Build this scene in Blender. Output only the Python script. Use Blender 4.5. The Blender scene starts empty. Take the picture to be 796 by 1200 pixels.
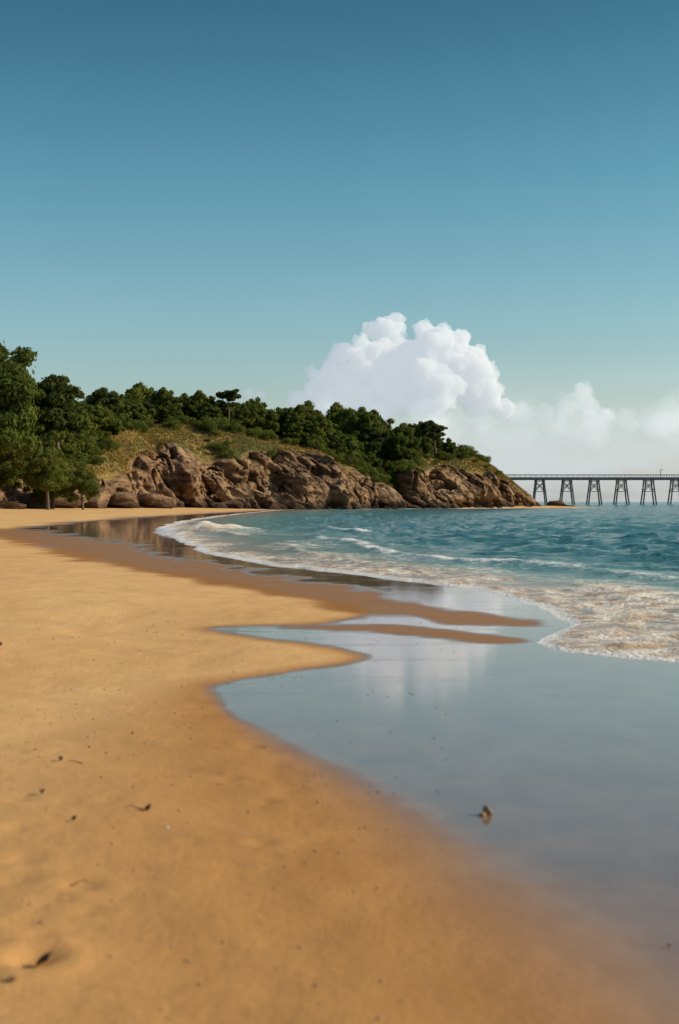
import bpy, math, random
import numpy as np
from mathutils import Vector
random.seed(7); rng=np.random.default_rng(7)
sc=bpy.context.scene

# ---------------------------------------------------------------- helpers
def hsh(ix,iy,iz,seed):
    h=(ix.astype(np.int64)*374761393+iy.astype(np.int64)*668265263+iz.astype(np.int64)*2147483647%4294967291+seed*1274126177)&0xffffffff
    h=((h^(h>>13))*1274126177)&0xffffffff
    h=((h^(h>>16))*2246822519)&0xffffffff
    h=h^(h>>13)
    return (h&0xffffff)/float(0xffffff)
def vn(x,y,z=None,seed=0):
    x=np.asarray(x,float);y=np.asarray(y,float)
    z=np.zeros_like(x) if z is None else np.asarray(z,float)
    xi=np.floor(x);yi=np.floor(y);zi=np.floor(z)
    fx=x-xi;fy=y-yi;fz=z-zi
    u=fx*fx*fx*(fx*(fx*6-15)+10);v=fy*fy*fy*(fy*(fy*6-15)+10);w=fz*fz*fz*(fz*(fz*6-15)+10)
    def H(a,b,c): return hsh(xi+a,yi+b,zi*7919+c*7919,seed)
    r=0
    for c,wc in ((0,1-w),(1,w)):
        r=r+wc*((H(0,0,c)*(1-u)+H(1,0,c)*u)*(1-v)+(H(0,1,c)*(1-u)+H(1,1,c)*u)*v)
    return r*2-1
def fbm(x,y,z=None,o=4,seed=0,g=.5):
    a=1;s=0;t=0;f=1
    for i in range(o):
        s=s+a*vn(x*f+i*13.7,y*f-i*7.3,None if z is None else z*f,seed+i);t+=a;a*=g;f*=2.03
    return s/t
def sst(a,b,x):
    t=np.clip((x-a)/(b-a),0,1);return t*t*(3-2*t)
def segdist(px,py,pts,closed=False):
    d=np.full(px.shape,1e18);n=len(pts)
    for i in range(n if closed else n-1):
        ax,ay=pts[i];bx,by=pts[(i+1)%n]
        dx=bx-ax;dy=by-ay
        t=np.clip(((px-ax)*dx+(py-ay)*dy)/(dx*dx+dy*dy),0,1)
        d=np.minimum(d,(px-ax-t*dx)**2+(py-ay-t*dy)**2)
    return np.sqrt(d)
def inside(px,py,pts):
    r=np.zeros(px.shape,bool);n=len(pts)
    for i in range(n):
        ax,ay=pts[i];bx,by=pts[(i+1)%n]
        if ay==by: continue
        c=((ay>py)!=(by>py))&(px<(bx-ax)*(py-ay)/(by-ay)+ax)
        r^=c
    return r
def sdf(px,py,pts):
    d=segdist(px,py,pts,True);return np.where(inside(px,py,pts),d,-d)
def smooth_poly(p,it=2):
    for _ in range(it):
        q=[]
        n=len(p)
        for i in range(n-1):
            a=p[i];b=p[(i+1)%n]
            q.append((a[0]*.75+b[0]*.25,a[1]*.75+b[1]*.25));q.append((a[0]*.25+b[0]*.75,a[1]*.25+b[1]*.75))
        p=q
    return p
def mk(name,verts,faces,mat=None,smooth=True,attrs=None,parent=None):
    me=bpy.data.meshes.new(name)
    verts=np.asarray(verts,np.float32)
    if isinstance(faces,np.ndarray):
        k=faces.shape[1];nf=len(faces)
        me.vertices.add(len(verts));me.vertices.foreach_set('co',verts.ravel())
        me.loops.add(nf*k);me.loops.foreach_set('vertex_index',faces.astype(np.int32).ravel())
        me.polygons.add(nf);me.polygons.foreach_set('loop_start',np.arange(0,nf*k,k,dtype=np.int32))
        me.update(calc_edges=True)
    else:
        me.from_pydata([tuple(map(float,v)) for v in verts],[],faces);me.update()
    if smooth: me.polygons.foreach_set('use_smooth',np.ones(len(me.polygons),bool))
    if attrs:
        for k2,a in attrs.items():
            at=me.attributes.new(k2,'FLOAT','POINT');at.data.foreach_set('value',np.asarray(a,np.float32).ravel())
    if mat:
        for m in (mat if isinstance(mat,list) else [mat]): me.materials.append(m)
    ob=bpy.data.objects.new(name,me);sc.collection.objects.link(ob)
    if parent: ob.parent=parent
    return ob
def gridfaces(nr,nc):
    i=np.arange(nr*nc).reshape(nr,nc)
    return np.stack([i[:-1,:-1],i[:-1,1:],i[1:,1:],i[1:,:-1]],-1).reshape(-1,4)

class NT:
    def __init__(s,name):
        s.m=bpy.data.materials.new(name);s.m.use_nodes=True;s.t=s.m.node_tree;s.t.nodes.clear()
    def n(s,ty,ins=None,**kw):
        nd=s.t.nodes.new(ty)
        for k,v in kw.items(): setattr(nd,k,v)
        if ins:
            for k,v in ins.items():
                sk=nd.inputs[k]
                if isinstance(v,bpy.types.NodeSocket): s.t.links.new(v,sk)
                else: sk.default_value=v
        return nd
    def math(s,op,a,b=0.0,c=None,clamp=False):
        d={0:a,1:b}
        if c is not None:d[2]=c
        return s.n('ShaderNodeMath',d,operation=op,use_clamp=clamp).outputs[0]
    def mix(s,f,a,b):
        nd=s.n('ShaderNodeMix',data_type='RGBA')
        for i,v in ((0,f),(6,a),(7,b)):
            if isinstance(v,bpy.types.NodeSocket): s.t.links.new(v,nd.inputs[i])
            else: nd.inputs[i].default_value=v if i==0 else (*v,1)
        return nd.outputs[2]
    def mr(s,v,a,b,c=0.,d=1.,sm=True):
        return s.n('ShaderNodeMapRange',{0:v,1:a,2:b,3:c,4:d},interpolation_type='SMOOTHSTEP' if sm else 'LINEAR').outputs[0]
    def attr(s,a): return s.n('ShaderNodeAttribute',attribute_name=a).outputs['Fac']
    def pos(s,scale=(1,1,1)):
        g=s.n('ShaderNodeNewGeometry').outputs['Position']
        return s.n('ShaderNodeVectorMath',{0:g,1:scale},operation='MULTIPLY').outputs[0]
    def noise(s,v,sc_,det=4,rough=.5,out='Fac'):
        return s.n('ShaderNodeTexNoise',{'Vector':v,'Scale':sc_,'Detail':det,'Roughness':rough}).outputs[out]
    def out(s,sh): s.t.links.new(sh,s.n('ShaderNodeOutputMaterial').inputs[0])

# ---------------------------------------------------------------- beach layout (metres, x right / y away)
shore=[(20,8.5),(12,10.3),(7,11.8),(4.5,12.7),(3.16,13.2),(2.65,13.7),(2.2,14.3),(2.02,15.0),(2.5,15.9),(2.86,17.0),
(2.75,19.2),(2.8,21.4),(2.5,23.4),(1.87,25.5),(.87,27.8),(.03,29.8),(-1.3,32.5),(-2.9,37.3),(-4.4,43.9),(-7.4,62.5),(-10.9,83),(-13.2,125),(-12.5,208),(-11,250),(-8,282)]
sea_poly=smooth_poly(shore,2)
sea_poly=[(3000,-500),(200,-25),(40,5)]+sea_poly+[(-9,286),(4,302),(22,330),(42,352),(38,372),(0,400),(-60,470),(-400,900),(-3000,3000),(-3000,60000),(60000,60000),(60000,-500)]
wet_poly=[(1.6,0),(1.15,2.5),(.95,3.6),(.886,4.08),(.80,4.61),(.642,5.3),(.444,6.07),(.218,7.0),(-.085,7.89),(-.415,8.87),(-.732,9.92),(-1.0,10.9),(-1.05,11.63),(-.717,12.2),(-.25,12.8),(.25,13.5),
(.017,14.1),(-.52,15),(-1.03,15.9),(-1.63,16.75),(-1.0,17.0),(-.29,17.25),(.246,18.5),(.143,19.8),(-.23,21.4),(-1.44,24.5),(-3.03,28.4),(-4.95,33.3),(-7.7,41.7),(-11.2,52),(-17,67.6),(-19,92),(-19.5,131),(-18,167),(-15,208),(-12,250)]
wet_poly=smooth_poly(wet_poly,2)+[(-8,290),(200,300),(400,0),(60,-60),(3,-8)]
dark1=[(-18,75),(-14.2,62.5),(-9.9,52),(-6.5,40.3),(-4.5,34.2),(-2.65,29.8),(-1.03,25.3),(.026,21.9),(.63,20.2),(1.37,18.7),(1.93,17.7)]
dark2=[(-.28,16.9),(.52,16.8),(1.19,16.2),(1.6,15.6)]

def sheet(x_end,y_end,nu,nv):
    um=math.asinh(x_end/1.5);u=np.linspace(-um,um,nu);xs=1.0+1.5*np.sinh(u)
    v0=math.asinh(-30/3);v1=math.asinh(y_end/3);v=np.linspace(v0,v1,nv);ys=6+3*np.sinh(v)
    return np.meshgrid(xs,ys)
def seaD(X,Y):
    D=sdf(X,Y,sea_poly)
    amp=np.clip(.10+.006*np.maximum(Y,0),.1,.6)
    D=D+amp*(fbm(X*.9,Y*.5,o=3,seed=3))*np.exp(-np.maximum(D,0)/4)*1.2+.07*fbm(X*3.,Y*2.,o=3,seed=4)*np.exp(-np.abs(D)/2)
    return D
def sandz(X,Y,D,W):
    base=np.where(D>0,-np.minimum(.035*D,3.0),.0025*np.minimum(-D,40))
    Wo=np.maximum(-W,0)
    z=base+1.0*(1-np.exp(-Wo/32))
    z=z+sst(0,1.2,Wo)*(.036*fbm(X*.5,Y*.35,o=3,seed=11)+.013*fbm(X*2.1,Y*1.8,o=3,seed=12))*sst(80,20,np.abs(Y))
    z=z+sst(6,40,Wo)*.25*fbm(X*.08,Y*.05,o=3,seed=15)
    return z
# ---- sand
X,Y=sheet(3000,3000,760,700)
D=seaD(X,Y);W=sdf(X,Y,wet_poly)
wn=fbm(X*.8,Y*.35,o=3,seed=5)+.35*fbm(X*3,Y*1.5,o=2,seed=6)
amp=np.clip(.02+.01*np.abs(Y),.04,1.2)
Wn=W+amp*wn*1.2
Z=sandz(X,Y,D,W)
R0=random.Random(5)
pits=[(-.95,4.42,.07,.034),(-.99,4.62,.05,.018),(-.96,5.27,.06,.016),(-1.06,4.75,.05,.012),(-1.25,5.6,.07,.012),(-.62,6.0,.05,.009),(-.88,4.95,.05,.012),(-1.02,5.05,.06,.011),(-1.1,4.2,.06,.017)]
for i in range(110):
    b_=R0.uniform(4,14);pits.append((R0.uniform(-.28*b_,-.04*b_),b_,R0.uniform(.02,.06),R0.uniform(.003,.010)))
for i in range(16):
    b_=4.6+i*.72;xc=-1.15-.16*i+(.10 if i%2 else -.10)
    pits.append((xc,b_,.065,.014));pits.append((xc+.02,b_+.13,.045,.010))
for fx,fy,r,dp in pits:
    rr=np.hypot(X-fx,(Y-fy)*.8)/r
    Z=Z-dp*np.exp(-rr**2)+dp*.6*np.exp(-((rr-1.7)/.45)**2)
tw=np.where(Y<10,.10+.10*(10-Y),.10+.012*np.maximum(Y-10,0))
gloss=sst(-tw,tw,Wn)
damp=sst(-(.25+3.6*sst(13,4,Y)+.01*np.abs(Y)),.1,Wn)
d1=segdist(X,Y,dark1);d2=segdist(X,Y,dark2)
n2=fbm(X*1.2,Y*.6,o=3,seed=8)
dk=np.maximum(sst(1.2,.55,d1/np.clip(.15+.036*Y,.3,2.4)+.7*n2),sst(1.2,.55,d2/.5+.7*n2))*sst(12,15,Y)

M=NT('beach_sand');
P=M.pos();g=M.attr('gloss');dp=M.attr('damp');dka=M.attr('dark')
n1=M.noise(M.pos((.35,.12,.3)),1.0,4,.55)
n3=M.noise(P,220.,2,.6)
n4=M.noise(M.pos((1,.5,1)),3.,5,.6)
n5=M.noise(P,40.,4,.7)
dry=M.mix(M.mr(n1,.3,.7),(.70,.405,.165),(.79,.49,.22))
dry=M.mix(M.mr(n4,.35,.75,0,.4),dry,(.57,.30,.105))
dry=M.mix(M.mr(n3,.5,.75,0,.5),dry,(.34,.18,.07))
dry=M.mix(M.mr(n5,.60,.72,0,.45),dry,(.38,.20,.08))
dampc=M.mix(M.mr(n4,.3,.7),(.43,.20,.062),(.52,.255,.085))
dampc=M.mix(M.mr(n5,.58,.75,0,.35),dampc,(.26,.11,.03))
wetc=M.mix(M.mr(n4,.3,.7),(.21,.13,.095),(.27,.17,.12))
c=M.mix(dp,dry,dampc);c=M.mix(g,c,wetc)
c=M.mix(M.math('MULTIPLY',dka,.95),c,(.33,.155,.055))  # brown bars: damp sand, with the headland's reflection put into the colour
streak=M.noise(M.pos((.35,2.2,1)),1.3,5,.6)
rough=M.mr(g,0,1,.95,.035,False)
rough=M.math('ADD',rough,M.math('MULTIPLY',g,M.mr(streak,.48,.75,0,.16)))
rough=M.math('ADD',rough,M.math('MULTIPLY',dka,.45),clamp=True)
bs=M.n('ShaderNodeBump',{'Strength':M.mr(g,0,1,.85,.015),'Distance':.012,'Height':M.math('ADD',M.math('MULTIPLY',n3,.4),M.math('ADD',M.math('MULTIPLY',M.noise(P,22.,5,.7),.45),M.math('MULTIPLY',M.noise(M.pos((1,.6,1)),5.,4,.6),1.2)))})
spec=M.math('MULTIPLY',M.mr(g,0,1,.12,.85),M.mr(dka,0,1,1,.15))
pb=M.n('ShaderNodeBsdfPrincipled',{'Base Color':c,'Roughness':rough,'IOR':1.4,'Normal':bs.outputs[0],'Specular IOR Level':spec})
M.out(pb.outputs[0])
F=gridfaces(*X.shape)
mk('beach_sand',np.stack([X,Y,Z],-1).reshape(-1,3),F,M.m,attrs={'gloss':gloss,'damp':damp,'dark':dk})

# ---- sea
X,Y=sheet(40000,40000,820,900)
D=seaD(X,Y)
warp=3*fbm(X*.05,Y*.05,o=2,seed=21)
far=sst(300,120,np.hypot(X,Y))
aW=sst(.8,14,D)*far
yy=Y+warp+.35*X
wv=.030*np.sin(yy*1.55+2*fbm(X*.12,Y*.2,o=2,seed=22))+.05*fbm(X*.7,Y*1.7,o=3,seed=23)*2.2+.025*np.sin(yy*.62+2.5*fbm(X*.06,Y*.1,o=2,seed=24))
crest=1-np.abs(fbm(X*.5,Y*1.2,o=3,seed=25));wv+=.15*(crest**4-.4)
zw=wv*aW*1.2
wob=1.1*fbm(X*.10,Y*.06,o=2,seed=31)
br=np.zeros_like(X);brf=np.zeros_like(X)
for D0,h,seed,th in [(2.2,.06,41,-.35),(4.6,.09,44,-.15),(8.5,.10,42,.3)]:
    m=sst(th,th+.35,fbm(X*.13,Y*.07,o=2,seed=seed))*sst(14,24,Y)
    q=D-D0-wob*(1+D0*.1)
    br+=h*m*np.where(q>0,np.exp(-(q/1.3)**2),np.exp(-(q/.35)**2))*sst(200,60,Y)
    brf=np.maximum(brf,m*np.where(q>0,np.exp(-(q/.5)**2),np.exp(-(q/.25)**2))*sst(140,70,Y)*(.65+.3*fbm(X*1.1,Y*.6,o=2,seed=seed+9)))
q=np.hypot((X+6.6)/2.0,(Y-70)/5.0)+.4*fbm(X*.8,Y*.3,o=2,seed=49)
br+=.5*np.exp(-q**2*1.4);brf=np.maximum(brf,1.1*np.exp(-q**2))
zw+=br
edge=sst(0,.22,D)
zw=zw+.028*edge-.12*(1-sst(-.35,.0,D))
near=sst(30,14,Y)
fw=1.4+3.2*near+.9*fbm(X*.3,Y*.2,o=2,seed=33)
ew=.4+.017*np.clip(Y-15,0,80)
foam=sst(ew,ew*.15,D)*1.1
foam=np.maximum(foam,(.56-.01*near)*sst(fw*1.7,fw*.3,D)+.36*fbm(X*.6,Y*.4,o=3,seed=34)*sst(fw*1.8,fw*.5,D))
foam=np.maximum(foam,brf*.95)
foam=np.maximum(foam,.47*sst(11,1,D)*sst(-.4,.2,fbm(X*.22,Y*.12,o=3,seed=35))*sst(18,24,Y)*sst(150,60,Y))
hd=segdist(X,Y,[(-9,283),(6,291),(14,299),(24,313),(34,323),(42,333),(48.5,345)])
foam=np.maximum(foam,sst(9,3,hd+4*fbm(X*.15,Y*.1,o=2,seed=36)))
foam=np.where(D<0,1.2,foam)
bub=(.06*fbm(X*3.0,Y*2.2,o=3,seed=37)+.03*np.abs(fbm(X*6,Y*5,o=2,seed=38)))*sst(.2,.7,foam)*sst(80,25,Y)*sst(.05,.6,D)
zw=zw+(np.maximum(bub,-.02)+.012)*sst(.05,.6,D)
shal=np.exp(-np.maximum(D,0)/(2.8+.03*np.maximum(Y,0)))
M=NT('sea_water')
P=M.pos();fo=M.attr('foam');sh=M.attr('shallow')
deep=M.mix(M.mr(M.noise(M.pos((.02,.008,.1)),1.,3,.5),.35,.65),(.030,.130,.140),(.055,.185,.185))
mid=M.mix(M.mr(sh,0,.45),deep,(.15,.29,.26))
colw=M.mix(M.mr(sh,.30,.95),mid,(.34,.21,.12))
wr=M.noise(P,1.2,4,.6,'Color')
pw=M.n('ShaderNodeVectorMath',{0:P,1:M.n('ShaderNodeVectorMath',{0:wr,'Scale':.9},operation='SCALE').outputs[0]},operation='ADD').outputs[0]
vo=M.n('ShaderNodeTexVoronoi',{'Vector':pw,'Scale':3.0},feature='SMOOTH_F1').outputs['Distance']
vo2=M.n('ShaderNodeTexVoronoi',{'Vector':pw,'Scale':10.},feature='F1').outputs['Distance']
pat=M.math('ADD',M.math('MULTIPLY',M.math('SUBTRACT',.75,vo),.55),M.math('MULTIPLY',M.math('SUBTRACT',.8,vo2),.4))
pat=M.math('ADD',pat,M.math('MULTIPLY',M.noise(P,1.6,8,.75),.6))
ff=M.mr(M.math('SUBTRACT',M.math('ADD',fo,.10),pat),-.22,.22)
ff=M.math('MULTIPLY',ff,M.mr(fo,.05,.25))
b1=M.noise(M.pos((.8,1.8,1)),1.9,5,.62)
b2=M.noise(M.pos((.14,.5,1)),1.0,6,.68)
hgt=M.math('ADD',M.math('MULTIPLY',b1,.28),M.math('MULTIPLY',b2,.8))
calm=M.mr(sh,.25,.9,1.,.15)
bw=M.n('ShaderNodeBump',{'Strength':calm,'Distance':.85,'Height':hgt})
water=M.n('ShaderNodeBsdfPrincipled',{'Base Color':colw,'Roughness':.14,'IOR':1.33,'Normal':bw.outputs[0]})
bf=M.n('ShaderNodeBump',{'Strength':.6,'Distance':.05,'Height':M.math('ADD',M.noise(P,18.,5,.65),M.math('MULTIPLY',vo2,-.6))})
nf=M.noise(P,2.2,7,.7)
fc=M.mix(M.mr(nf,.40,.62),(.84,.76,.67),(.52,.35,.22))
fc=M.mix(M.mr(sh,.15,.6,0.,1.),(.84,.85,.84),fc)
fc=M.mix(M.mr(fo,.75,1.1),fc,(.88,.85,.80))
fs=M.n('ShaderNodeBsdfPrincipled',{'Base Color':fc,'Roughness':.85,'Normal':bf.outputs[0],'Specular IOR Level':.15})
ms=M.n('ShaderNodeMixShader',{0:ff,1:water.outputs[0],2:fs.outputs[0]})
M.out(ms.outputs[0])
F=gridfaces(*X.shape)
keep=(D.ravel()[F]>-.8).any(1);F=F[keep]
V=np.stack([X,Y,zw],-1).reshape(-1,3)
used=np.unique(F);mp=np.zeros(len(V),np.int64);mp[used]=np.arange(len(used))
mk('sea',V[used],mp[F],M.m,attrs={'foam':foam.ravel()[used],'shallow':shal.ravel()[used]})

# ---------------------------------------------------------------- headland
base=np.array([(-62,60),(-58,110),(-44,160),(-40,190),(-37.5,212),(-34.5,236),(-28.8,255),(-21.4,262),(-12.6,270),(-4.7,280),(5.6,290),(13.9,300),(23,314),(33.5,325),(41.6,335),(47.5,344),(50,349)],float)
cH=np.array([1.2,1.5,2.4,3.0,4.0,5.5,10.2,11.2,12.4,10.6,7.6,5.4,8.6,9.0,6.0,2.8,.4])
tH=np.array([4,5,7,9,11,13.5,16.5,17.3,16.3,14.8,12,11.5,14,14,10,4.3,.5])
cw=np.array([6,6,5,5,5,6,8,7,5,6,7,7,6,6,5,4,2])
wd=np.array([1,1,1,1,1,1,1,1,1,1,1,1,.9,.7,.5,.3,.1])
seg=np.r_[0,np.cumsum(np.hypot(*np.diff(base,axis=0).T))];L=seg[-1]
nI=np.array([-.35,.937])
def hl(s,t,disp=True):
    bx=np.interp(s,seg,base[:,0]);by=np.interp(s,seg,base[:,1])
    c_=np.interp(s,seg,cH);T=np.interp(s,seg,tH);w=np.interp(s,seg,cw);k=np.interp(s,seg,wd)
    c_=c_*(1+.30*fbm(s*.09,s*0+9,o=2,seed=55))
    bx=bx+1.5*vn(s*.12,s*0,seed=50)*k; by=by+2.5*vn(s*.12,s*0+5,seed=51)*k
    gul=fbm(s*.075,s*0+3,o=3,seed=52)
    x=bx+nI[0]*t*k;y=by+nI[1]*t*k
    cf=sst(0,1,np.clip(t/w,0,1))**.75
    z=-1.5+(c_+1.5)*cf
    z=np.where(t<0,-1.5+t*.3,z)
    z=z+(T-c_)*np.clip((t-w)/18,0,1)**.8
    z=z-(T+2)*sst(62,95,t)
    z=z+sst(8,20,t)*sst(95,70,t)*1.2*fbm(x*.05,y*.05,o=3,seed=53)*k
    return x,y,z,gul,w,c_
ns=700
t=np.r_[np.linspace(-3,0,4,endpoint=False),np.linspace(0,9,76,endpoint=False),np.linspace(9,30,44,endpoint=False),np.linspace(30,100,34)]
s=np.r_[np.linspace(0,seg[4],90,endpoint=False),np.linspace(seg[4],L,ns-90)]
T_,S_=np.meshgrid(t,s)
x,y,z,gul,w,c_=hl(S_,T_)
rk=sst(w+2.5,w-1.0,T_+5*fbm(S_*.12,T_*.15,o=3,seed=60))
ck=np.clip(c_/8,.15,1)
a=math.radians(-38)
def ter(v,k=.75):
    f=np.floor(v);r=v-f;return f+sst(k*.5,1-k*.3,r)
def rockdisp(x,y,z):
    u1=(x*.9+y*.25)*math.cos(a)+z*math.sin(a);u2=-(x*.9+y*.25)*math.sin(a)+z*math.cos(a)
    wa=1.5*fbm(x*.1,y*.1,z*.1,o=2,seed=69)
    st=fbm(u1*.07,u2*.22,y*.1,o=3,seed=61)
    blk=ter(3.4*fbm(u1*.075+4,u2*.20+wa*.1,y*.08,o=2,seed=62))/3.4
    blk2=ter(2.5*fbm(u1*.22+9,u2*.62,y*.2,o=2,seed=67))/2.5
    fine=fbm(u1*.9,u2*1.8,y*.9,o=3,seed=63)
    c1=sst(.08,0,np.abs(fbm(u1*.11,u2*.30+wa*.15,y*.15,o=2,seed=64)))
    c2=sst(.07,0,np.abs(fbm(u1*.30,u2*.7,y*.4,o=2,seed=68)))
    return st,blk,blk2,fine,c1,c2
st,blk,blk2,fine,c1,c2=rockdisp(x,y,z)
dis=rk*ck*(3.0*st+4.9*blk+1.5*blk2+.35*fine+4.6*gul-3.0*c1-1.1*c2)
x=x+dis*(-nI[0])*.8; y=y-dis*nI[1]*.9
z=z+rk*ck*(1.3*blk+.5*st+.35*blk2)*sst(-1,2,z)
z=z+(1-rk)*.25*fbm(x*.5,y*.5,o=3,seed=65)
M=NT('headland_ground')
P=M.pos();r=M.attr('rock')
a1=M.noise(P,.22,6,.65);a2=M.noise(M.n('ShaderNodeMapping',{'Vector':P,'Rotation':(0,math.radians(38),0),'Scale':(.25,.25,1.4)}).outputs[0],1.,6,.65)
rc=M.mix(M.mr(a2,.35,.66),(.11,.060,.032),(.37,.225,.125))
rc=M.mix(M.mr(a1,.52,.68,0,.85),rc,(.042,.027,.018))
rc=M.mix(M.mr(M.noise(P,.10,4,.6),.48,.64,0,.65),rc,(.56,.365,.21))
zz=M.n('ShaderNodeSeparateXYZ',{0:P}).outputs[2]
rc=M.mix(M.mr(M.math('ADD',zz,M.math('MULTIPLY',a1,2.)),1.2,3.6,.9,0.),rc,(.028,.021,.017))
gc=M.mix(M.mr(M.noise(P,.10,5,.6),.42,.6),(.33,.215,.065),(.10,.11,.028))
gc=M.mix(M.mr(M.noise(P,.9,4,.6),.5,.75,0,.5),gc,(.07,.07,.02))
nz=M.n('ShaderNodeSeparateXYZ',{0:M.n('ShaderNodeNewGeometry').outputs['Normal']}).outputs[2]
gf=M.mr(M.math('ADD',M.math('ADD',r,M.math('MULTIPLY',nz,-.55)),M.math('MULTIPLY',a1,.3)),.22,.42)
cc=M.mix(gf,gc,rc)
bb=M.n('ShaderNodeBump',{'Strength':1.,'Distance':.9,'Height':M.math('ADD',M.noise(P,1.1,6,.7),a2)})
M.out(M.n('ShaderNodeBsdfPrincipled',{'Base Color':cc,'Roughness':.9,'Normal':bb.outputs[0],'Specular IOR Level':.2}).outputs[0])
mk('rocky_headland',np.stack([x,y,z],-1).reshape(-1,3),gridfaces(*x.shape),M.m,smooth=False,attrs={'rock':rk})
headmat=M.m
from mathutils.bvhtree import BVHTree
ob=bpy.data.objects['rocky_headland'];me=ob.data
bvh=BVHTree.FromPolygons([v.co[:] for v in me.vertices],[p.vertices[:] for p in me.polygons])
def ground(xx,yy):
    h=bvh.ray_cast(Vector((xx,yy,200)),Vector((0,0,-1)))
    return h[0].z if h[0] is not None else 0.6
def hp(s_,t_):
    x_,y_,*_r=hl(np.array([s_]),np.array([t_]));return float(x_[0]),float(y_[0])

def boulder(cx,cy,cz,r,seed,sq=(1,1,.7),tilt=0,sub=4,cuts=6,lim=.58,rd=0):
    import bmesh
    bm=bmesh.new();bmesh.ops.create_icosphere(bm,subdivisions=sub,radius=1)
    v=np.array([p.co[:] for p in bm.verts]);f=[[q.index for q in p.verts] for p in bm.faces];bm.free()
    d0=v.copy()
    n=fbm(v[:,0]*.9+seed*3.1,v[:,1]*.9,v[:,2]*.9,o=4,seed=seed)
    v=v*(1+.5*n)[:,None]
    for k in range(cuts):
        dr=rng.normal(size=3);dr/=np.linalg.norm(dr);pr=v@dr
        v=v-np.maximum(pr-lim,0)[:,None]*dr*.88
    v=v+.05*fbm(v[:,0]*4+seed,v[:,1]*4,v[:,2]*4,o=3,seed=seed+1)[:,None]*v
    v=v*np.array(sq)*r
    ct,st_=math.cos(tilt),math.sin(tilt)
    R_=lambda q:np.stack([q[:,0]*ct-q[:,2]*st_,q[:,1],q[:,0]*st_+q[:,2]*ct],1)
    v=R_(v)+np.array([cx,cy,cz])
    if rd:
        st,blk,blk2,fine,c1,c2=rockdisp(v[:,0],v[:,1],v[:,2])
        v=v+R_(d0)*((1.4*blk+.9*blk2+.2*fine-1.5*c1-.8*c2)*rd)[:,None]
    return v,f
def boulders(name,lst,mat):
    VV=[];FF=[];o=0
    for l in lst:
        v,f=boulder(*l);VV.append(v);FF+= [[i+o for i in q] for q in f];o+=len(v)
    return mk(name,np.concatenate(VV),FF,mat,smooth=False,attrs={'rock':np.ones(o)*1.25})
lst=[]
for i in range(46):
    s_=random.uniform(seg[5],seg[15]);wq=float(np.interp(s_,seg,cw));cq=float(np.interp(s_,seg,cH))
    f_=random.random()
    xx,yy=hp(s_,wq*(.15+.75*f_));r_=random.uniform(2.4,5.2)*min(1,cq/9)
    zz_=-1+(cq+1)*f_**.9*.80-.25*r_
    lst.append((xx+.3,yy-.6-1.0*(1-f_),zz_,r_,i%13,(random.uniform(1.1,1.7),.75,random.uniform(.6,.95)),random.uniform(-.9,-.3),5,8,.5,.55))
boulders('cliff_slabs',lst,headmat)
lst=[]
for i in range(110):
    s_=random.uniform(seg[4],L);xx,yy=hp(s_,random.uniform(-4.5,1.5))
    r_=random.uniform(.4,1.2)*(1.6 if random.random()<.2 else .7)
    lst.append((xx+.4,yy-2.2,random.uniform(-.2,.3)+(.5 if xx<-12 else 0),r_,i%9,(random.uniform(.9,1.6),1,random.uniform(.5,.9)),random.uniform(-.3,.3),3))
boulders('shore_boulders',lst,headmat)
lst=[(-41,190,1.2,2.4,1,(1.5,1,.8)),(-38.2,200,1.6,2.2,2,(1.4,1,.8)),(-36,208,1.6,2.6,3,(1.3,1,.9)),(-44,186,1.3,1.8,4,(1.6,1,.6)),(-33.5,218,1.5,2.0,5,(1.5,1,.7)),(-40.5,176,1.0,1.3,6,(1.6,1,.6)),(-31.0,232,1.5,2.6,7,(1.5,1,.7))]
boulders('beach_rocks',lst,headmat)
boulders('sea_rock',[(56,372,.2,2.3,3,(1.5,1,.7)),(59.5,373,0,1.5,4,(1.6,1,.6)),(53,371,-.1,1.2,5,(1.6,1,.5))],headmat)

# ---------------------------------------------------------------- vegetation
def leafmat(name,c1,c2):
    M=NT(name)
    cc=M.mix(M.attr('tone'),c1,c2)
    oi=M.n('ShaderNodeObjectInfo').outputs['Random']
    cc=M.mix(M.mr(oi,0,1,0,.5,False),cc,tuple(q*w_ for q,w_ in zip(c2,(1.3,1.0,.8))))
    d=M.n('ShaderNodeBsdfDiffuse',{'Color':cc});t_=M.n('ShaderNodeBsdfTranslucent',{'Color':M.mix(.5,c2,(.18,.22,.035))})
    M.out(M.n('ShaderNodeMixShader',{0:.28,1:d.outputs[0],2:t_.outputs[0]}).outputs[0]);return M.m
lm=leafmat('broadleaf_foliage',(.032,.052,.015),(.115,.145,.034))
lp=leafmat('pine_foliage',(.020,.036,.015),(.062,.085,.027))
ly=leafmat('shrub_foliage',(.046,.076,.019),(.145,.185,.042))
M=NT('bark');M.out(M.n('ShaderNodeBsdfPrincipled',{'Base Color':M.mix(M.noise(M.pos((1,1,.3)),3.,4,.6),(.06,.042,.03),(.16,.12,.09)),'Roughness':.9}).outputs[0]);bark=M.m
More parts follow.
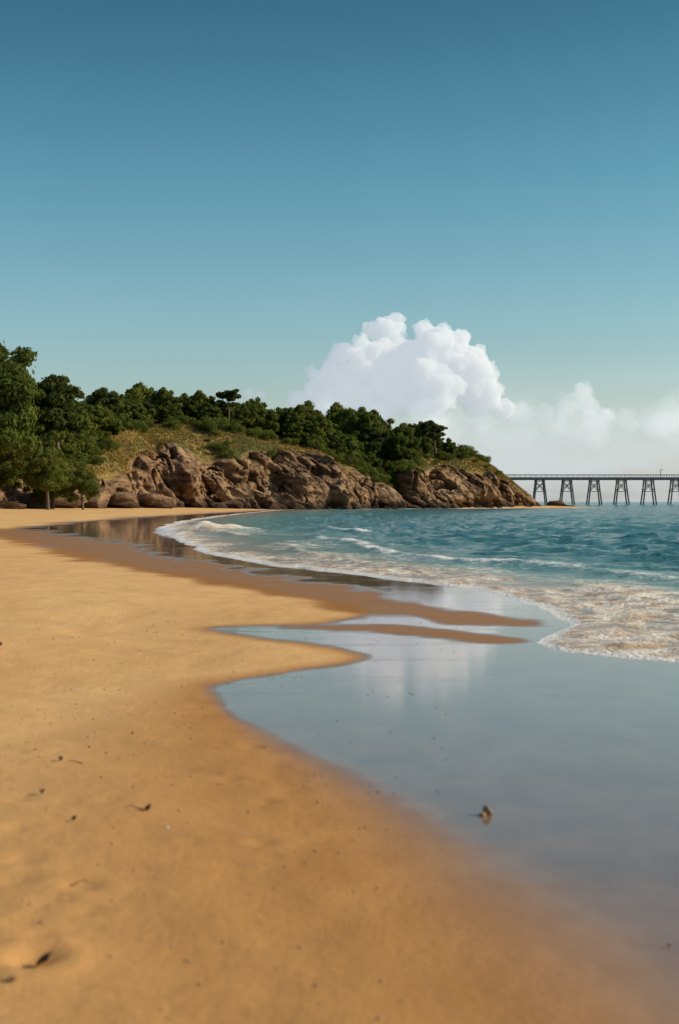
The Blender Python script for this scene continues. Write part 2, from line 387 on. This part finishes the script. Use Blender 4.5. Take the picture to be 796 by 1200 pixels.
def leaves(cl,dens,size,flat=1.0):
    Vs=[];tn=[]
    for (cx,cy,cz,r) in cl:
        n=int(dens*r*r)+8
        d=rng.normal(size=(n,3));d/=np.linalg.norm(d,axis=1)[:,None]
        rr=r*(.55+.55*rng.random(n)**.6)
        rr*=1+.35*vn(d[:,0]*2.2+cx,d[:,1]*2.2+cy,d[:,2]*2.2+cz)
        p=d*rr[:,None]*np.array([1,1,.75*flat])+np.array([cx,cy,cz])
        nn=d+rng.normal(size=(n,3))*.45;nn/=np.linalg.norm(nn,axis=1)[:,None]
        a_=np.cross(nn,rng.normal(size=(n,3)));a_/=np.linalg.norm(a_,axis=1)[:,None];b_=np.cross(nn,a_)
        s_=(size*(.6+.8*rng.random(n)))[:,None]
        Vs.append(np.stack([p-a_*s_,p-b_*s_*.6,p+a_*s_,p+b_*s_*.6],1).reshape(-1,3))
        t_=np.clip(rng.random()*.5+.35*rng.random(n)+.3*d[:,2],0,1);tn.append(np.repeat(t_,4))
    return np.concatenate(Vs),np.concatenate(tn)
def tube(pts,r0,r1,k=7):
    pts=[np.array(p,float) for p in pts];V=[];F=[]
    for i,p in enumerate(pts):
        d=pts[min(i+1,len(pts)-1)]-pts[max(i-1,0)];d/=np.linalg.norm(d)
        u=np.cross(d,[.3,1,.1]);u/=np.linalg.norm(u);v=np.cross(d,u)
        r=r0+(r1-r0)*i/(len(pts)-1)
        for j in range(k):
            an=2*math.pi*j/k;V.append(p+r*(math.cos(an)*u+math.sin(an)*v))
    for i in range(len(pts)-1):
        for j in range(k):F.append([i*k+j,i*k+(j+1)%k,(i+1)*k+(j+1)%k,(i+1)*k+j])
    return V,F
def tree_mesh(name,h,kind,seed,dm=1.0,lsz=1.0):
    R=random.Random(seed);V=[];F=[];cl=[]
    def add(v,f):
        o=len(V);V.extend(v);F.extend([[i+o for i in q] for q in f])
    lean=R.uniform(-.08,.08)*h
    top=np.array([lean,R.uniform(-.05,.05)*h,h*(.8 if kind!='pine' else .84)])
    tp=[top*f+np.array([math.sin(f*5+seed)*.02*h,0,0]) for f in np.linspace(0,1,7)]
    tp[0]=tp[0]-np.array([0,0,.8]);add(*tube(tp,.035*h,.008*h))
    if kind=='broad':
        nl=13;wdt=R.uniform(.75,1.1)
        for i in range(nl):
            f=R.uniform(.3,.95);st=top*f;an=i*2.4+R.random();
            rad=wdt*h*R.uniform(.13,.34)*(1.25-.8*abs(f-.5)*1.4)
            e=st+np.array([math.cos(an)*rad,math.sin(an)*rad,h*R.uniform(.02,.14)])
            add(*tube([st,(st+e)/2+np.array([0,0,.03*h]),e],.012*h,.004*h,5))
            cl.append((*e,h*R.uniform(.10,.17)))
            for q in range(3):
                e2=e+np.array([R.gauss(0,1),R.gauss(0,1),R.gauss(.1,.6)])*h*.12
                cl.append((*e2,h*R.uniform(.05,.10)))
        cl.append((*(top+np.array([0,0,.05*h])),h*.14));cl.append((*(top+np.array([.1*h,0,-.1*h])),h*.16))
        cl.append((*(top+np.array([.02*h,0,.15*h])),h*.08))
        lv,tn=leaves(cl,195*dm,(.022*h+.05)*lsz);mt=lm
    elif kind=='pine':
        for i in range(15):
            f=R.uniform(.5,1.0);st=top*f;an=i*2.4+R.random();rad=h*R.uniform(.08,.30)*(1.5-.75*f)
            e=st+np.array([math.cos(an)*rad,math.sin(an)*rad,h*R.uniform(.04,.14)])
            add(*tube([st,(st+e)/2+np.array([0,0,-.01*h]),e],.012*h,.004*h,5))
            cl.append((*e,h*R.uniform(.07,.12)))
            for q in range(2):
                e2=e+np.array([R.gauss(0,1),R.gauss(0,1),.3*R.gauss(0,1)])*h*.08;cl.append((*e2,h*R.uniform(.04,.08)))
        cl.append((*(top+np.array([0,0,.04*h])),h*.11))
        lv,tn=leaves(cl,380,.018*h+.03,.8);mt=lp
    else:
        for i in range(4):
            add(*tube([(0,0,-.5),(R.gauss(0,.15)*h,R.gauss(0,.15)*h,h*.6)],.04*h,.015*h,5))
        for i in range(12):
            cl.append((R.gauss(0,.38)*h,R.gauss(0,.38)*h,h*R.uniform(.3,.8),h*R.uniform(.2,.36)))
        lv,tn=leaves(cl,150*1.3,.035*h+.05);mt=ly
    nv=len(V);nq=len(lv)//4
    faces=[list(f) for f in F]+(np.arange(nq*4).reshape(-1,4)+nv).tolist()
    me=bpy.data.meshes.new(name);me.from_pydata([tuple(map(float,p)) for p in V]+[tuple(p) for p in lv.tolist()],[],faces);me.update()
    at=me.attributes.new('tone','FLOAT','POINT');at.data.foreach_set('value',np.r_[np.zeros(nv),tn].astype(np.float32))
    me.materials.append(bark);me.materials.append(mt)
    me.polygons.foreach_set('material_index',np.r_[np.zeros(len(F)),np.ones(nq)].astype(np.int32))
    return me
broad=[tree_mesh('broadleaf_tree_mesh',10,'broad',i) for i in range(6)]
broad_p=[]
for m_ in broad[:3]:
    c2_=m_.copy();c2_.materials[1]=ly;broad_p.append(c2_)
fineb=[tree_mesh('dense_tree_mesh',10,'broad',70+i,2.6,.55) for i in range(4)]
fineb[0].materials[1]=ly;fineb[3].materials[1]=ly
pine=[tree_mesh('umbrella_pine_mesh',10,'pine',20+i) for i in range(3)]
shrub=[tree_mesh('shrub_mesh',2.6,'shrub',40+i) for i in range(4)]
shrub_d=[]
for m_ in shrub[:3]:
    c2_=m_.copy();c2_.materials[1]=lm;shrub_d.append(c2_)
def place(me,name,x_,y_,z_,s_,parent=None,sz=1):
    o=bpy.data.objects.new(name,me);o.location=(x_,y_,z_);o.rotation_euler=(0,0,random.uniform(0,6.28));o.scale=(s_,s_,s_*sz)
    sc.collection.objects.link(o)
    if parent:o.parent=parent
    return o
forest=bpy.data.objects.new('headland_forest',None);sc.collection.objects.link(forest)
scrub=bpy.data.objects.new('headland_shrubs',None);sc.collection.objects.link(scrub)
SM=[18,14,11,10,14,23,26,25,23,17,11,8,10,20,30,30,30]
for i in range(370):
    s_=random.uniform(seg[2],seg[13]);u=random.random()**1.3
    smin=float(np.interp(s_,seg,SM))
    t_=smin+u*(62-smin)
    xx,yy=hp(s_,t_);zz_=ground(xx,yy)
    hh=random.uniform(4.4,8.6)*(.75+.25*min(1,(t_-smin)/12))
    if random.random()<.12: hh*=1.22
    hh*=float(np.interp(s_,seg,[1.2,1.3,1.25,1.12,1.05,.88,.84,.84,.87,.95,1.1,1.15,.8,.45,.4,.4,.4]))
    pal=random.random()<float(np.interp(s_,seg,[.5,.6,.6,.5,.35,.3,.25,.2,.2,.2,.3,.3,.2,.2,.2,.2,.2]))
    near_=yy<215
    ms_=(fineb if near_ else (broad_p if pal else broad)) if random.random()<.9 else pine
    place(random.choice(ms_),'tree',xx,yy,zz_-.3,hh/10,forest,random.uniform(.85,1.3))
for i in range(360):
    s_=random.uniform(seg[2],seg[14]);
    smin=float(np.interp(s_,seg,SM))
    wq=float(np.interp(s_,seg,cw))
    if random.random()<.6: t_=smin+random.uniform(-5,2)
    else:
        if vn(np.array([s_*.09]),np.array([7.]),seed=77)[0]<-.1: continue
        t_=random.uniform(wq,smin+3)
    xx,yy=hp(s_,t_);zz_=ground(xx,yy)
    place(random.choice(shrub if random.random()<.45 else shrub_d),'shrub',xx,yy,zz_-.2,random.uniform(.3,1.0),scrub)
for xx,yy,ht,kd in [(-39.2,160,18.5,'b'),(-47,176,13,'b'),(-42.5,215,14.5,'p'),(-44.5,222,13.5,'p'),(-22.8,296,8.8,'p'),(7,306,10.5,'p'),(20.5,327,9,'p'),(22.5,331,8.5,'p'),(-36.5,178,7.5,'b'),(-38,188,7.5,'b'),(-33.5,186,5.5,'b'),(-44,182,10,'b')]:
    z_=ground(xx,yy)
    if kd=='p': place(random.choice(pine),'umbrella_pine',xx,yy,z_-.3,ht/10)
    else: place(random.choice(fineb),'broadleaf_tree',xx,yy,z_-.3,ht/10,None,1.05)
GV=[];GT=[]
n=16000
ss=rng.uniform(seg[3],seg[15],n);tt=rng.uniform(4,29,n)
X1,Y1,Z1,_,w_,_=hl(ss,tt)
for i in range(n):
    if tt[i]<w_[i]+.3: continue
    h=bvh.ray_cast(Vector((X1[i],Y1[i],200)),Vector((0,0,-1)))
    if h[0] is None: continue
    p=np.array(h[0])
    tone=min(1,max(0,.5+1.1*float(vn(np.array([p[0]*.15]),np.array([p[1]*.15]),seed=88)[0])+random.gauss(0,.2)))
    for k in range(4):
        a_=random.uniform(0,6.28);l=random.uniform(.2,.6);dx=math.cos(a_);dy=math.sin(a_)
        GV+=[p+[dy*.09,-dx*.09,-.05],p+[-dy*.09,dx*.09,-.05],p+[dx*.35*l,dy*.35*l,l]];GT+=[tone]*3
gm=leafmat('dry_grass',(.095,.092,.026),(.38,.25,.08))
GV=np.array(GV);mk('headland_grass',GV,np.arange(len(GV)).reshape(-1,3),gm,smooth=False,attrs={'tone':GT})

# ---------------------------------------------------------------- pier
M=NT('hazed_pier_timber');M.out(M.n('ShaderNodeBsdfPrincipled',{'Base Color':M.mix(M.noise(M.pos(),.8,4,.6),(.18,.135,.12),(.30,.24,.21)),'Roughness':.85}).outputs[0]);pm=M.m  # timber lightened and greyed to put distance haze into its colour
pier=bpy.data.objects.new('pier',None);sc.collection.objects.link(pier)
def box(V,F,c,d):
    o=len(V);cx,cy,cz=c;dx,dy,dz=[q/2 for q in d]
    V+=[(cx+a*dx,cy+b*dy,cz+e*dz) for a in(-1,1) for b in(-1,1) for e in(-1,1)]
    F+=[[o+i for i in q] for q in ((0,1,3,2),(4,6,7,5),(0,4,5,1),(2,3,7,6),(0,2,6,4),(1,5,7,3))]
def beam(V,F,p,q,r):
    v,f=tube([p,q],r,r,6);o=len(V);V+= [tuple(k) for k in v];F+=[[i+o for i in k] for k in f]
PY=700;dz=13.2
V=[];F=[];box(V,F,(330,PY,dz),(500,6,.7));mk('deck',V,F,pm,False,parent=pier)
V=[];F=[];box(V,F,(330,PY-2.2,dz-.75),(500,.5,.6));box(V,F,(330,PY+2.2,dz-.75),(500,.5,.6));mk('girders',V,F,pm,False,parent=pier)
V=[];F=[]
for sd in(-2.8,2.8):
    box(V,F,(330,PY+sd,dz+1.65),(500,.16,.16));box(V,F,(330,PY+sd,dz+1.1),(500,.1,.1))
    for xx in np.arange(81,580,2.6): box(V,F,(xx,PY+sd,dz+1.05),(.16,.16,1.15))
mk('railing',V,F,pm,False,parent=pier)
V=[];F=[]
for k,xx in enumerate(np.arange(98.5,575,13.4)):
    for sd in(-2.3,2.3):
        beam(V,F,(xx-1.7,PY+sd,dz-.5),(xx-3.6,PY+sd*1.4,-3),.36);beam(V,F,(xx+1.7,PY+sd,dz-.5),(xx+3.6,PY+sd*1.4,-3),.36)
        box(V,F,(xx,PY+sd,dz-1.5),(4.8,.4,.45));box(V,F,(xx,PY+sd*1.15,6.6),(5.0,.3,.3))
        beam(V,F,(xx-1.9,PY+sd,dz-2),(xx+2.7,PY+sd*1.15,6.6),.17);beam(V,F,(xx+1.9,PY+sd,dz-2),(xx-2.7,PY+sd*1.15,6.6),.17)
    beam(V,F,(xx-2.6,PY-2.6,6.6),(xx-2.6,PY+2.6,6.6),.2);beam(V,F,(xx+2.6,PY-2.6,6.6),(xx+2.6,PY+2.6,6.6),.2)
mk('trestles',V,F,pm,False,parent=pier)
V=[];F=[];
for xx in(158,): beam(V,F,(xx,PY,dz),(xx,PY,dz+4.2),.14);box(V,F,(xx+.5,PY,dz+4.2),(1.3,.3,.2))
mk('lamp_post',V,F,pm,False,parent=pier)

# ---------------------------------------------------------------- beach debris
def dmat(name,c1,c2):
    M=NT(name);M.out(M.n('ShaderNodeBsdfPrincipled',{'Base Color':M.mix(M.noise(M.pos(),60.,3,.6),c1,c2),'Roughness':.7}).outputs[0]);return M.m
dm=dmat('dried_seaweed',(.05,.025,.012),(.16,.08,.03));sm=dmat('shell',(.20,.10,.05),(.45,.28,.16))
def leafbit(name,x_,y_,z_,sc_,seed,mat,up=.5,wf=.28):
    R=random.Random(seed);V=[];F=[]
    for k in range(3):
        a0=R.uniform(0,6.28);ln=sc_*R.uniform(.6,1.1);curl=R.uniform(.3,1)*up
        N=7;o=len(V)
        for i in range(N):
            f=i/(N-1);wd_=sc_*wf*math.sin(math.pi*min(.97,f*.9+.08))
            cx=math.cos(a0)*ln*(f-.3);cy=math.sin(a0)*ln*(f-.3);cz=sc_*curl*f**1.6+.004
            V+=[(x_+cx-math.sin(a0)*wd_,y_+cy+math.cos(a0)*wd_,z_+cz+wd_*.4),(x_+cx,y_+cy,z_+cz),(x_+cx+math.sin(a0)*wd_,y_+cy-math.cos(a0)*wd_,z_+cz+wd_*.5)]
        for i in range(N-1):
            for j in(0,1):F.append([o+i*3+j,o+i*3+j+1,o+i*3+j+4,o+i*3+j+3])
    return mk(name,V,F,mat,True)
bs=bpy.data.objects['beach_sand']
sb=BVHTree.FromPolygons([v.co[:] for v in bs.data.vertices],[p.vertices[:] for p in bs.data.polygons if abs(bs.data.vertices[p.vertices[0]].co.x)<8 and 0<bs.data.vertices[p.vertices[0]].co.y<30])
def gz(a_,b_):
    h=sb.ray_cast(Vector((a_,b_,5)),Vector((0,0,-1)));return h[0].z if h[0] else 0
def twig(name,x_,y_,ln,a_,mat,r=.004):
    z_=gz(x_,y_);dx,dy=math.cos(a_)*ln,math.sin(a_)*ln
    V,F=tube([(x_,y_,z_+.004),(x_+dx*.4,y_+dy*.4,z_+.012),(x_+dx*.7,y_+dy*.7,z_+.02),(x_+dx,y_+dy,z_+.015)],r,r*.4,6);mk(name,V,F,mat)
v,f=boulder(.70,6.72,gz(.70,6.72)+.017,.022,4,(.9,.8,1.5),.4);ob=mk('shell_fragment',v,f,sm)
v,f=boulder(.675,6.70,gz(.70,6.72)+.006,.014,8,(1.6,.8,.6),0);o2=mk('shell_chip',v,f,sm,parent=ob)
for i,(a_,b_,s_) in enumerate([(-.89,6.58,.028),(-1.44,6.87,.024),(-1.55,7.89,.026),(-1.18,6.3,.022),(-.93,4.42,.045),(-1.3,8.9,.016),(-.97,4.2,.02),(-3.27,13.7,.04),(1.09,4.7,.012),(-1.48,8.4,.014)]):
    leafbit('seaweed_scrap',a_,b_,gz(a_,b_),s_*1.25,10+i,dm,.8,.38)
twig('twig',-.90,6.58,.10,2.9,dm,.003);twig('twig',-1.0,5.28,.06,.3,dm,.003);twig('twig',-1.42,7.85,-.08,.2,dm,.003)
wm=dmat('white_shell',(.7,.66,.6),(.8,.78,.72))
v,f=boulder(-.76,6.25,gz(-.76,6.25)+.003,.009,2,(1.2,1,.6));mk('white_pebble',v,f,wm)
VV=[];FF=[];o=0
import bmesh
bm=bmesh.new();bmesh.ops.create_icosphere(bm,subdivisions=1,radius=1);iv=np.array([p.co[:] for p in bm.verts]);iff=np.array([[q.index for q in p.verts] for p in bm.faces]);bm.free()
for i in range(420):
    b_=random.uniform(3.8,18);a_=random.uniform(-.26*b_,.1*b_-.2)
    r_=random.uniform(.0018,.0065);VV.append(iv*(1+.2*rng.normal(size=(len(iv),1)))*r_*np.array([1.3,1,.6])+[a_,b_,gz(a_,b_)+r_*.3]);FF.append(iff+o);o+=len(iv)
mk('shell_grit',np.concatenate(VV),np.concatenate(FF),dmat('grit',(.10,.06,.035),(.40,.28,.18)))

# ---------------------------------------------------------------- cumulus clouds (scattering volumes with added glow)
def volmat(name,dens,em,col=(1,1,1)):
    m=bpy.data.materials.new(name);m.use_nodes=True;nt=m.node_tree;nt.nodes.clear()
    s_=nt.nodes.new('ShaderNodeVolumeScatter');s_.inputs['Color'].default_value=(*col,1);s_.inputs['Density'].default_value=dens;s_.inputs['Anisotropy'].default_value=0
    e=nt.nodes.new('ShaderNodeEmission');e.inputs[0].default_value=(.80,.88,.95,1);e.inputs[1].default_value=em*dens  # vapour glows by itself, added in place of multiple scattered light
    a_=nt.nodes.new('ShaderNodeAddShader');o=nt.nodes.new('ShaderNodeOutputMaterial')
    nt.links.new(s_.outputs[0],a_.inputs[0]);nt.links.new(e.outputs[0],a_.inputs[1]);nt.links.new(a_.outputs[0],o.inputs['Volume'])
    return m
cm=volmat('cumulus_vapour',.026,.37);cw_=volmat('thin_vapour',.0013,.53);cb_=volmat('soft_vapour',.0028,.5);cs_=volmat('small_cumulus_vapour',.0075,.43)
bm=bmesh.new();bmesh.ops.create_icosphere(bm,subdivisions=3,radius=1);iv=np.array([p.co[:] for p in bm.verts]);iff=np.array([[q.index for q in p.verts] for p in bm.faces]);bm.free()
def cloud(name,lobes,vox,seed,mat):
    R=random.Random(seed);S=[]
    for (cx,cy,cz,r) in lobes:
        S.append((cx,cy,cz,r))
        for i in range(20):
            d=np.array([R.gauss(0,1),R.gauss(0,1)-.6,R.gauss(.3,.9)]);d/=np.linalg.norm(d)
            r2=r*R.uniform(.18,.40);p=np.array([cx,cy,cz])+d*r*.95;S.append((*p,r2))
            for j in range(8):
                d2=d+np.array([R.gauss(0,.8),R.gauss(0,.8)-.2,R.gauss(.1,.8)]);d2/=np.linalg.norm(d2)
                S.append((*(p+d2*r2*.95),r2*R.uniform(.2,.45)))
    VV=[];FF=[]
    for i,(a_,b_,c_2,r) in enumerate(S): VV.append(iv*r+[a_,b_,c_2]);FF.append(iff+i*len(iv))
    o=mk(name,np.concatenate(VV),np.concatenate(FF),mat)
    m=o.modifiers.new('r','REMESH');m.mode='VOXEL';m.voxel_size=vox;m.use_smooth_shade=True
    m=o.modifiers.new('s','SMOOTH');m.iterations=1
    for sc_,st_ in ((90,45),(28,26)):
        tx=bpy.data.textures.new('cl','CLOUDS');tx.noise_scale=sc_;tx.noise_depth=4
        m=o.modifiers.new('d','DISPLACE');m.texture=tx;m.texture_coords='GLOBAL';m.strength=st_;m.mid_level=.5
    return o
cy=6000;k=3.6
def C(px,py,r,dy=0): return ((px-398)*k,cy+dy,1.5+(588-py)*k,r*k)
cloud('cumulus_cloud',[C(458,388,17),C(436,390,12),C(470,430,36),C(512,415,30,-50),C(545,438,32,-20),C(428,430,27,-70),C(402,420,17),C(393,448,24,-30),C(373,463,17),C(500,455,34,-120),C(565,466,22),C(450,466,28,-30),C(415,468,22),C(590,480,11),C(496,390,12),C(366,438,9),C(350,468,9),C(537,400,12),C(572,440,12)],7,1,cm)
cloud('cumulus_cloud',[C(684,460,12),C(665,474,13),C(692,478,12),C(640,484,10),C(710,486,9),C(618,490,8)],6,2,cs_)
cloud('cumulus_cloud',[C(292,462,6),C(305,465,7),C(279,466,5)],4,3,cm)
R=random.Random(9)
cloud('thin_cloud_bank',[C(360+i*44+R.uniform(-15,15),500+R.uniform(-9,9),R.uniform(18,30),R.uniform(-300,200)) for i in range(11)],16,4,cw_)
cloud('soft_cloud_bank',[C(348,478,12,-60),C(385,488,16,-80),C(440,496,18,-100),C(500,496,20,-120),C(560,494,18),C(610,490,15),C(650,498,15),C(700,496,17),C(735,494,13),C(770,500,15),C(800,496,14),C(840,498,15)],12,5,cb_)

# ---------------------------------------------------------------- world, sun, camera
EL=math.radians(27);AZ=math.radians(89)
w=bpy.data.worlds.new('sky');sc.world=w;w.use_nodes=True;nt=w.node_tree
class WT(NT):
    def __init__(s,t): s.t=t
M=WT(nt);nt.nodes.clear()
sky=M.n('ShaderNodeTexSky',sky_type='NISHITA');sky.sun_disc=False;sky.sun_elevation=EL;sky.sun_rotation=AZ;sky.air_density=1;sky.dust_density=1.2;sky.ozone_density=1.5
dirv=M.n('ShaderNodeTexCoord').outputs['Generated']
sep=M.n('ShaderNodeSeparateXYZ',{0:dirv});el=sep.outputs[2]
rp=M.n('ShaderNodeValToRGB',{0:el});cr=rp.color_ramp
stops=[(0,(1.14,1.10,1.15)),(.06,(1.05,1.11,1.09)),(.13,(.84,1.09,1.04)),(.22,(.52,.94,.90)),(.33,(.27,.61,.62)),(.6,(.5,.72,.85)),(1,(.65,.8,.9))]
cr.elements[0].position=0;cr.elements[0].color=(*stops[0][1],1);cr.elements[1].position=1;cr.elements[1].color=(*stops[-1][1],1)
for p_,c_2 in stops[1:-1]:
    e=cr.elements.new(p_);e.color=(*c_2,1)
mul=M.n('ShaderNodeMix',data_type='RGBA',blend_type='MULTIPLY');mul.inputs[0].default_value=1
nt.links.new(sky.outputs[0],mul.inputs[6]);nt.links.new(rp.outputs[0],mul.inputs[7])
cvec=M.n('ShaderNodeVectorMath',{0:dirv,1:(5,5,22)},operation='MULTIPLY').outputs[0]
cn=M.noise(cvec,1.0,6,.6)
band=M.math('MULTIPLY',M.mr(el,.115,.02),M.mr(sep.outputs[0],-.12,.13))
haze=M.math('MULTIPLY',band,M.mr(cn,.28,.62,.45,1.))
hm=M.mix(M.math('MULTIPLY',haze,.72),mul.outputs[2],(6.2,6.9,7.3))
bg=M.n('ShaderNodeBackground',{'Color':hm,'Strength':.113})
nt.links.new(bg.outputs[0],M.n('ShaderNodeOutputWorld').inputs[0])
sl=bpy.data.lights.new('sun','SUN');sl.energy=5.0;sl.angle=math.radians(.5);sl.color=(1,.85,.63)
so=bpy.data.objects.new('sun',sl);sc.collection.objects.link(so)
ts=Vector((math.sin(AZ)*math.cos(EL),math.cos(AZ)*math.cos(EL),math.sin(EL)));so.rotation_euler=(-ts).to_track_quat('-Z','Y').to_euler()
cam=bpy.data.cameras.new('camera');co=bpy.data.objects.new('camera',cam);sc.collection.objects.link(co);sc.camera=co
cam.sensor_width=36;cam.lens=50;cam.clip_end=100000;cam.clip_start=.1
co.location=(0,0,1.5);co.rotation_euler=(math.radians(90)-12/1667,0,0)
cam.dof.use_dof=True;cam.dof.focus_distance=60;cam.dof.aperture_fstop=2.8
sc.view_settings.view_transform='Standard';sc.view_settings.look='None';sc.view_settings.exposure=0
